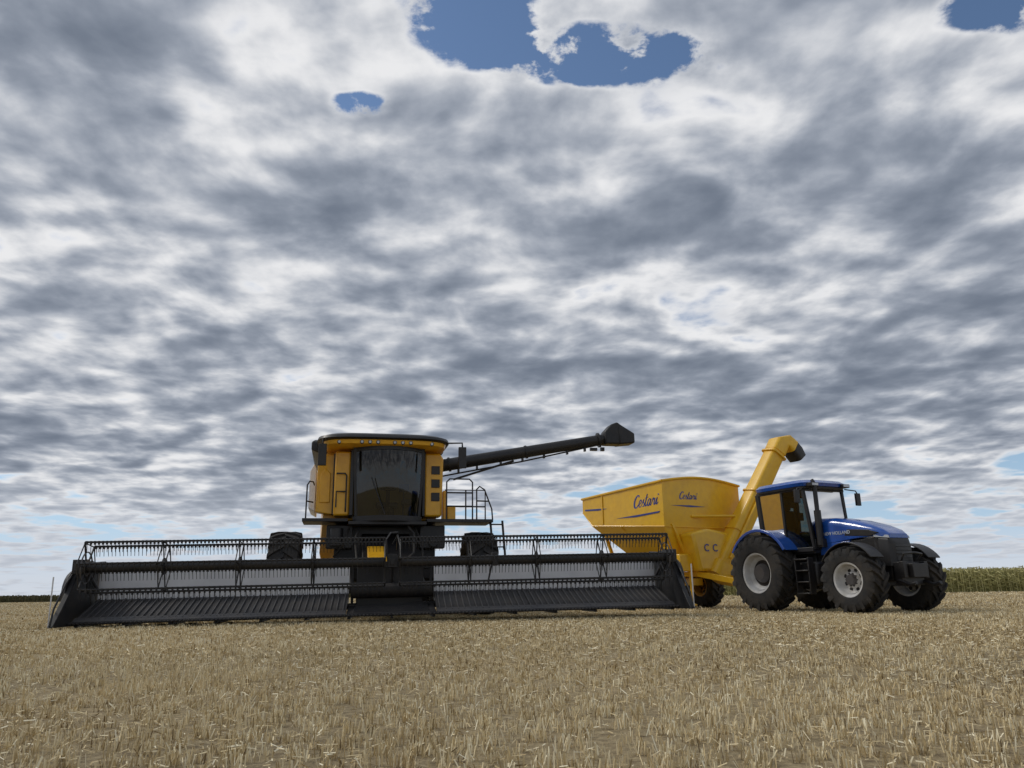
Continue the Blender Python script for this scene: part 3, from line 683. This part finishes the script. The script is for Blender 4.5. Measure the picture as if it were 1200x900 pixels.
M_st=stuffmat('straw_stubble',[(0,(.21,.15,.075)),(.35,(.50,.385,.205)),(.65,(.76,.625,.37)),(1,(.94,.86,.63))])
o=quads_obj('wheat_stubble',V,S,M_st); o['kind']='stuff'; o['label']='short cut pale wheat stubble'; o['category']='stubble'
def lying(xy,lmin,lmax,w):
    N=len(xy); ph=rng.uniform(0,6.28,N); L=rng.uniform(lmin,lmax,N); d=np.stack([np.cos(ph),np.sin(ph),rng.normal(0,.25,N)],1)
    c=np.zeros((N,3)); c[:,:2]=xy; c[:,2]=rng.uniform(.008,.03,N)
    n=np.stack([-np.sin(ph),np.cos(ph),rng.normal(0,.6,N)],1); n/=np.linalg.norm(n,axis=1)[:,None]
    W=(w*rng.uniform(.6,1.3,N))[:,None]/2; H=d*L[:,None]/2
    return np.stack([c-H-n*W,c+H-n*W,c+H+n*W,c-H+n*W],1)
V1=lying(scatter(1.2,8,650),.015,.06,.0050); V2=lying(scatter(8,24,200),.03,.10,.012)
V=np.concatenate([V1,V2]); p=patch(V[:,0,0],V[:,0,1])
k=rng.uniform(0,1,len(V))<.60-.45*p; V=V[k]; p=p[k]
S=np.clip(rng.normal(.60,.25,len(V)),0,1)
o=quads_obj('loose_straw',V,S,M_st); o['kind']='stuff'; o['label']='loose chopped straw lying between the stubble'; o['category']='straw'
tp=[]
for cx,cy,n,sg in ((-2.15,5.4,130,.14),(-2.45,5.2,70,.10),(-1.9,5.9,50,.1),(-2.9,13.6,110,.35)):
    tp.append(np.stack([rng.normal(cx,sg,n),rng.normal(cy,sg,n)],1))
xy=np.concatenate(tp); V=blades(xy,rng.uniform(.08,.22,len(xy)),np.full(len(xy),.005),.3,taper=.3)
o=quads_obj('dry_grass',V,np.clip(rng.normal(.6,.15,len(xy)),0,1),M_st); o['kind']='stuff'; o['label']='tufts of taller dry grass in the stubble'; o['category']='dry grass'
def corn(name,x0,x1,y0,rowsn,sp,step,H,m,lab,cat,lw=.09):
    P=[];Sh=[]
    for r in range(rowsn):
        xs=np.arange(x0,x1,step)+rng.normal(0,step*.25,int(np.ceil((x1-x0)/step))); n=len(xs); ys=y0+r*sp+rng.normal(0,.08,n)
        hh=H*(1+rng.normal(0,.03,n))
        xy=np.stack([xs,ys],1)
        P.append(blades(xy,hh,np.full(n,.06),.02)); Sh.append(np.clip(rng.normal(.8,.12,n),0,1))
        for l in range(8):
            z=hh*rng.uniform(.15,.97,n); L=rng.uniform(.3,.6,n)*H/2; a=rng.uniform(0,2*math.pi,n)
            d=np.stack([np.cos(a),np.sin(a),rng.uniform(-.7,.3,n)],1)
            b0=np.stack([xs,ys,z],1); t=b0+d*L[:,None]; wv=np.zeros((n,3)); wv[:,2]=lw/2; wv[:,0]=-np.sin(a)*lw*.3
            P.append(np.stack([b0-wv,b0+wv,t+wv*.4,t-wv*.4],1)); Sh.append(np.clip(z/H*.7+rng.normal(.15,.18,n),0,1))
    core=np.array([[[x0,y0+sp*1.5,0],[x1,y0+sp*1.5,0],[x1,y0+sp*1.5,H*.88],[x0,y0+sp*1.5,H*.88]],
                   [[x0,y0+sp*1.5,H*.88],[x1,y0+sp*1.5,H*.88],[x1,y0+60,H*.88],[x0,y0+60,H*.88]]])
    P.append(core); Sh.append(np.array([.45,.7]))
    o=quads_obj(name,np.concatenate(P),np.concatenate(Sh),m); o['kind']='stuff'; o['label']=lab; o['category']=cat
M_corn=stuffmat('ripening_corn',[(0,(.14,.14,.05)),(.5,(.33,.31,.12)),(1,(.50,.46,.23))])
corn('corn_field',17,110,66,9,.75,.22,2.0,M_corn,'tall ripening olive tan corn field edge','corn field')
M_crop=stuffmat('distant_crop',[(0,(.04,.045,.025)),(.5,(.09,.09,.045)),(1,(.18,.15,.08))])
corn('low_crop_field',-190,10,118,6,.9,.35,1.0,M_crop,'low dark green crop along the field edge','crop field',lw=.14)

# =============================================================== WORLD
SUN_EL=RAD(44); SUN_AZ=RAD(-72)
w=bpy.data.worlds.new('World'); scene.world=w; w.use_nodes=True; nt=w.node_tree; nt.nodes.clear()
try:
    w.cycles.sampling_method='MANUAL'; w.cycles.sample_map_resolution=256
except Exception: pass
def N(t,**k):
    n=nt.nodes.new(t)
    for a,v in k.items(): setattr(n,a,v)
    return n
def L(a,b): nt.links.new(a,b)
def math_(op,a,b=None,c=None,clamp=False):
    n=N('ShaderNodeMath',operation=op); n.use_clamp=clamp
    for i,x in enumerate((a,b,c)):
        if x is None: continue
        if isinstance(x,(int,float)): n.inputs[i].default_value=x
        else: L(x,n.inputs[i])
    return n.outputs[0]
def smooth(x,a,b,o0=0.0,o1=1.0):
    n=N('ShaderNodeMapRange'); n.interpolation_type='SMOOTHSTEP'; L(x,n.inputs[0]); n.inputs[1].default_value=a; n.inputs[2].default_value=b; n.inputs[3].default_value=o0; n.inputs[4].default_value=o1; return n.outputs[0]
tc=N('ShaderNodeTexCoord'); sp=N('ShaderNodeSeparateXYZ'); L(tc.outputs['Generated'],sp.inputs[0])
X,Y,Z=sp.outputs
zc=math_('ADD',math_('MAXIMUM',Z,0.0),.12)
px=math_('DIVIDE',X,zc); py=math_('DIVIDE',Y,zc)
cp=N('ShaderNodeCombineXYZ'); L(px,cp.inputs[0]); L(py,cp.inputs[1])
Pv=cp.outputs[0]
def noise(vec,scale,detail,rough,dist=0.0,o=None,col=False):
    if o is not None:
        a=N('ShaderNodeVectorMath',operation='ADD'); L(vec,a.inputs[0]); a.inputs[1].default_value=o; vec=a.outputs[0]
    n=N('ShaderNodeTexNoise'); n.noise_dimensions='2D'; L(vec,n.inputs['Vector']); n.inputs['Scale'].default_value=scale; n.inputs['Detail'].default_value=detail; n.inputs['Roughness'].default_value=rough; n.inputs['Distortion'].default_value=dist
    return n.outputs['Color' if col else 'Fac']
wc=noise(Pv,3.0,4,.5,0,(3,3,0),True)
ws=N('ShaderNodeVectorMath',operation='SUBTRACT'); L(wc,ws.inputs[0]); ws.inputs[1].default_value=(.5,.5,.5)
wm=N('ShaderNodeVectorMath',operation='SCALE'); L(ws.outputs[0],wm.inputs[0]); wm.inputs['Scale'].default_value=.30
wa=N('ShaderNodeVectorMath',operation='ADD'); L(Pv,wa.inputs[0]); L(wm.outputs[0],wa.inputs[1])
v_=N('ShaderNodeTexVoronoi'); v_.voronoi_dimensions='2D'; v_.feature='SMOOTH_F1'; v_.inputs['Scale'].default_value=8.0; v_.inputs['Smoothness'].default_value=.7; L(wa.outputs[0],v_.inputs['Vector']); vA=v_.outputs['Distance']
nA=noise(Pv,3.4,8,.50,.12,(1.7,.4,0))
nB=noise(Pv,3.4,4,.46,.12,(1.73,.46,0))
nL=noise(Pv,1.15,3,.5,.0,(5.2,1.3,0))
d=math_('ADD',math_('MULTIPLY',nA,.58),math_('MULTIPLY',nL,.42))
d=math_('SUBTRACT',d,math_('MULTIPLY',math_('SUBTRACT',vA,.40),.15))
def hole(cx,cy,rx,ry,amp):
    a=math_('DIVIDE',math_('SUBTRACT',px,cx),rx); b_=math_('DIVIDE',math_('SUBTRACT',py,cy),ry)
    q=math_('ADD',math_('MULTIPLY',a,a),math_('MULTIPLY',b_,b_))
    return math_('MULTIPLY',smooth(q,0.0,2.2,1.0,0.0),amp)
hs=math_('ADD',math_('ADD',hole(-.05,.98,.09,.09,.27),hole(.155,1.065,.17,.06,.29)),math_('ADD',hole(.74,.95,.09,.05,.20),hole(-.26,1.17,.05,.03,.2)))
br=math_('ADD',math_('ADD',hole(.10,1.06,.50,.20,.05),hole(.50,1.7,.55,.35,.045)),hole(-.9,1.15,.3,.25,.03))
rag=math_('ADD',1.0,math_('MULTIPLY',math_('SUBTRACT',noise(Pv,11,7,.60,.1,(7,7,0)),.5),-4.5))
low=smooth(math_('ADD',math_('SUBTRACT',Z,math_('MULTIPLY',X,.03)),math_('MULTIPLY',math_('SUBTRACT',noise(Pv,1.3,4,.55,0,(9,4,0)),.5),.12)),.09,.155,1.0,0.0)
hr=math_('MULTIPLY',hs,rag)
d=math_('SUBTRACT',d,br)
lowd=math_('MULTIPLY',low,.15)
dal=math_('SUBTRACT',math_('SUBTRACT',math_('ADD',d,.095),hr),math_('MULTIPLY',low,.195))
emb=math_('SUBTRACT',nB,nA)
dc=math_('SUBTRACT',math_('SUBTRACT',math_('SUBTRACT',math_('ADD',d,.035),math_('MULTIPLY',emb,.30)),math_('MULTIPLY',hr,.42)),lowd)
ramp=N('ShaderNodeValToRGB'); cr=ramp.color_ramp; cr.interpolation='B_SPLINE'
cr.elements[0].position=.35; cr.elements[0].color=(.86,.86,.87,1); cr.elements[1].position=.75; cr.elements[1].color=(.15,.18,.235,1)
for p_,c_ in ((.43,(.61,.63,.67)),(.51,(.385,.42,.485)),(.60,(.255,.29,.355))):
    e=cr.elements.new(p_); e.color=(*c_,1)
L(dc,ramp.inputs[0])
alpha=smooth(dal,.31,.44)
cl=N('ShaderNodeMix',data_type='RGBA'); L(smooth(Z,0.02,.16,.75,0.0),cl.inputs[0]); L(ramp.outputs[0],cl.inputs[6]); cl.inputs[7].default_value=(.58,.62,.69,1)
sky=N('ShaderNodeTexSky',sky_type='NISHITA'); sky.sun_disc=False; sky.sun_elevation=SUN_EL; sky.sun_rotation=SUN_AZ; sky.air_density=1.0; sky.dust_density=.3; sky.ozone_density=3.0
bg1=N('ShaderNodeBackground'); L(sky.outputs[0],bg1.inputs[0]); bg1.inputs[1].default_value=.105
bg3=N('ShaderNodeBackground'); bg3.inputs[0].default_value=(.42,.59,.80,1); bg3.inputs[1].default_value=1.0
m3=N('ShaderNodeMixShader'); L(smooth(Z,.0,.22,.92,0.0),m3.inputs[0]); L(bg1.outputs[0],m3.inputs[1]); L(bg3.outputs[0],m3.inputs[2])
bg2=N('ShaderNodeBackground'); L(cl.outputs[2],bg2.inputs[0]); bg2.inputs[1].default_value=1.0
a2=math_('MAXIMUM',alpha,smooth(Z,.01,.085,.85,0.0))
mx=N('ShaderNodeMixShader'); L(a2,mx.inputs[0]); L(m3.outputs[0],mx.inputs[1]); L(bg2.outputs[0],mx.inputs[2])
ow=N('ShaderNodeOutputWorld'); L(mx.outputs[0],ow.inputs[0])

sl=bpy.data.lights.new('sun','SUN'); sl.energy=1.4; sl.angle=RAD(14); sl.color=(1,.95,.87)
so=bpy.data.objects.new('sun',sl); COL.objects.link(so)
sd=Vector((math.sin(SUN_AZ)*math.cos(SUN_EL),math.cos(SUN_AZ)*math.cos(SUN_EL),math.sin(SUN_EL)))
so.rotation_euler=sd.to_track_quat('Z','Y').to_euler()

cam=bpy.data.cameras.new('camera'); cam.lens=27; cam.sensor_width=36; cam.clip_end=12000; cam.clip_start=.05
co=bpy.data.objects.new('camera',cam); COL.objects.link(co)
co.matrix_world=Matrix.Translation((0,0,.6))@Matrix.Rotation(RAD(90+15.1),4,'X')@Matrix.Rotation(RAD(-.8),4,'Z')
scene.camera=co
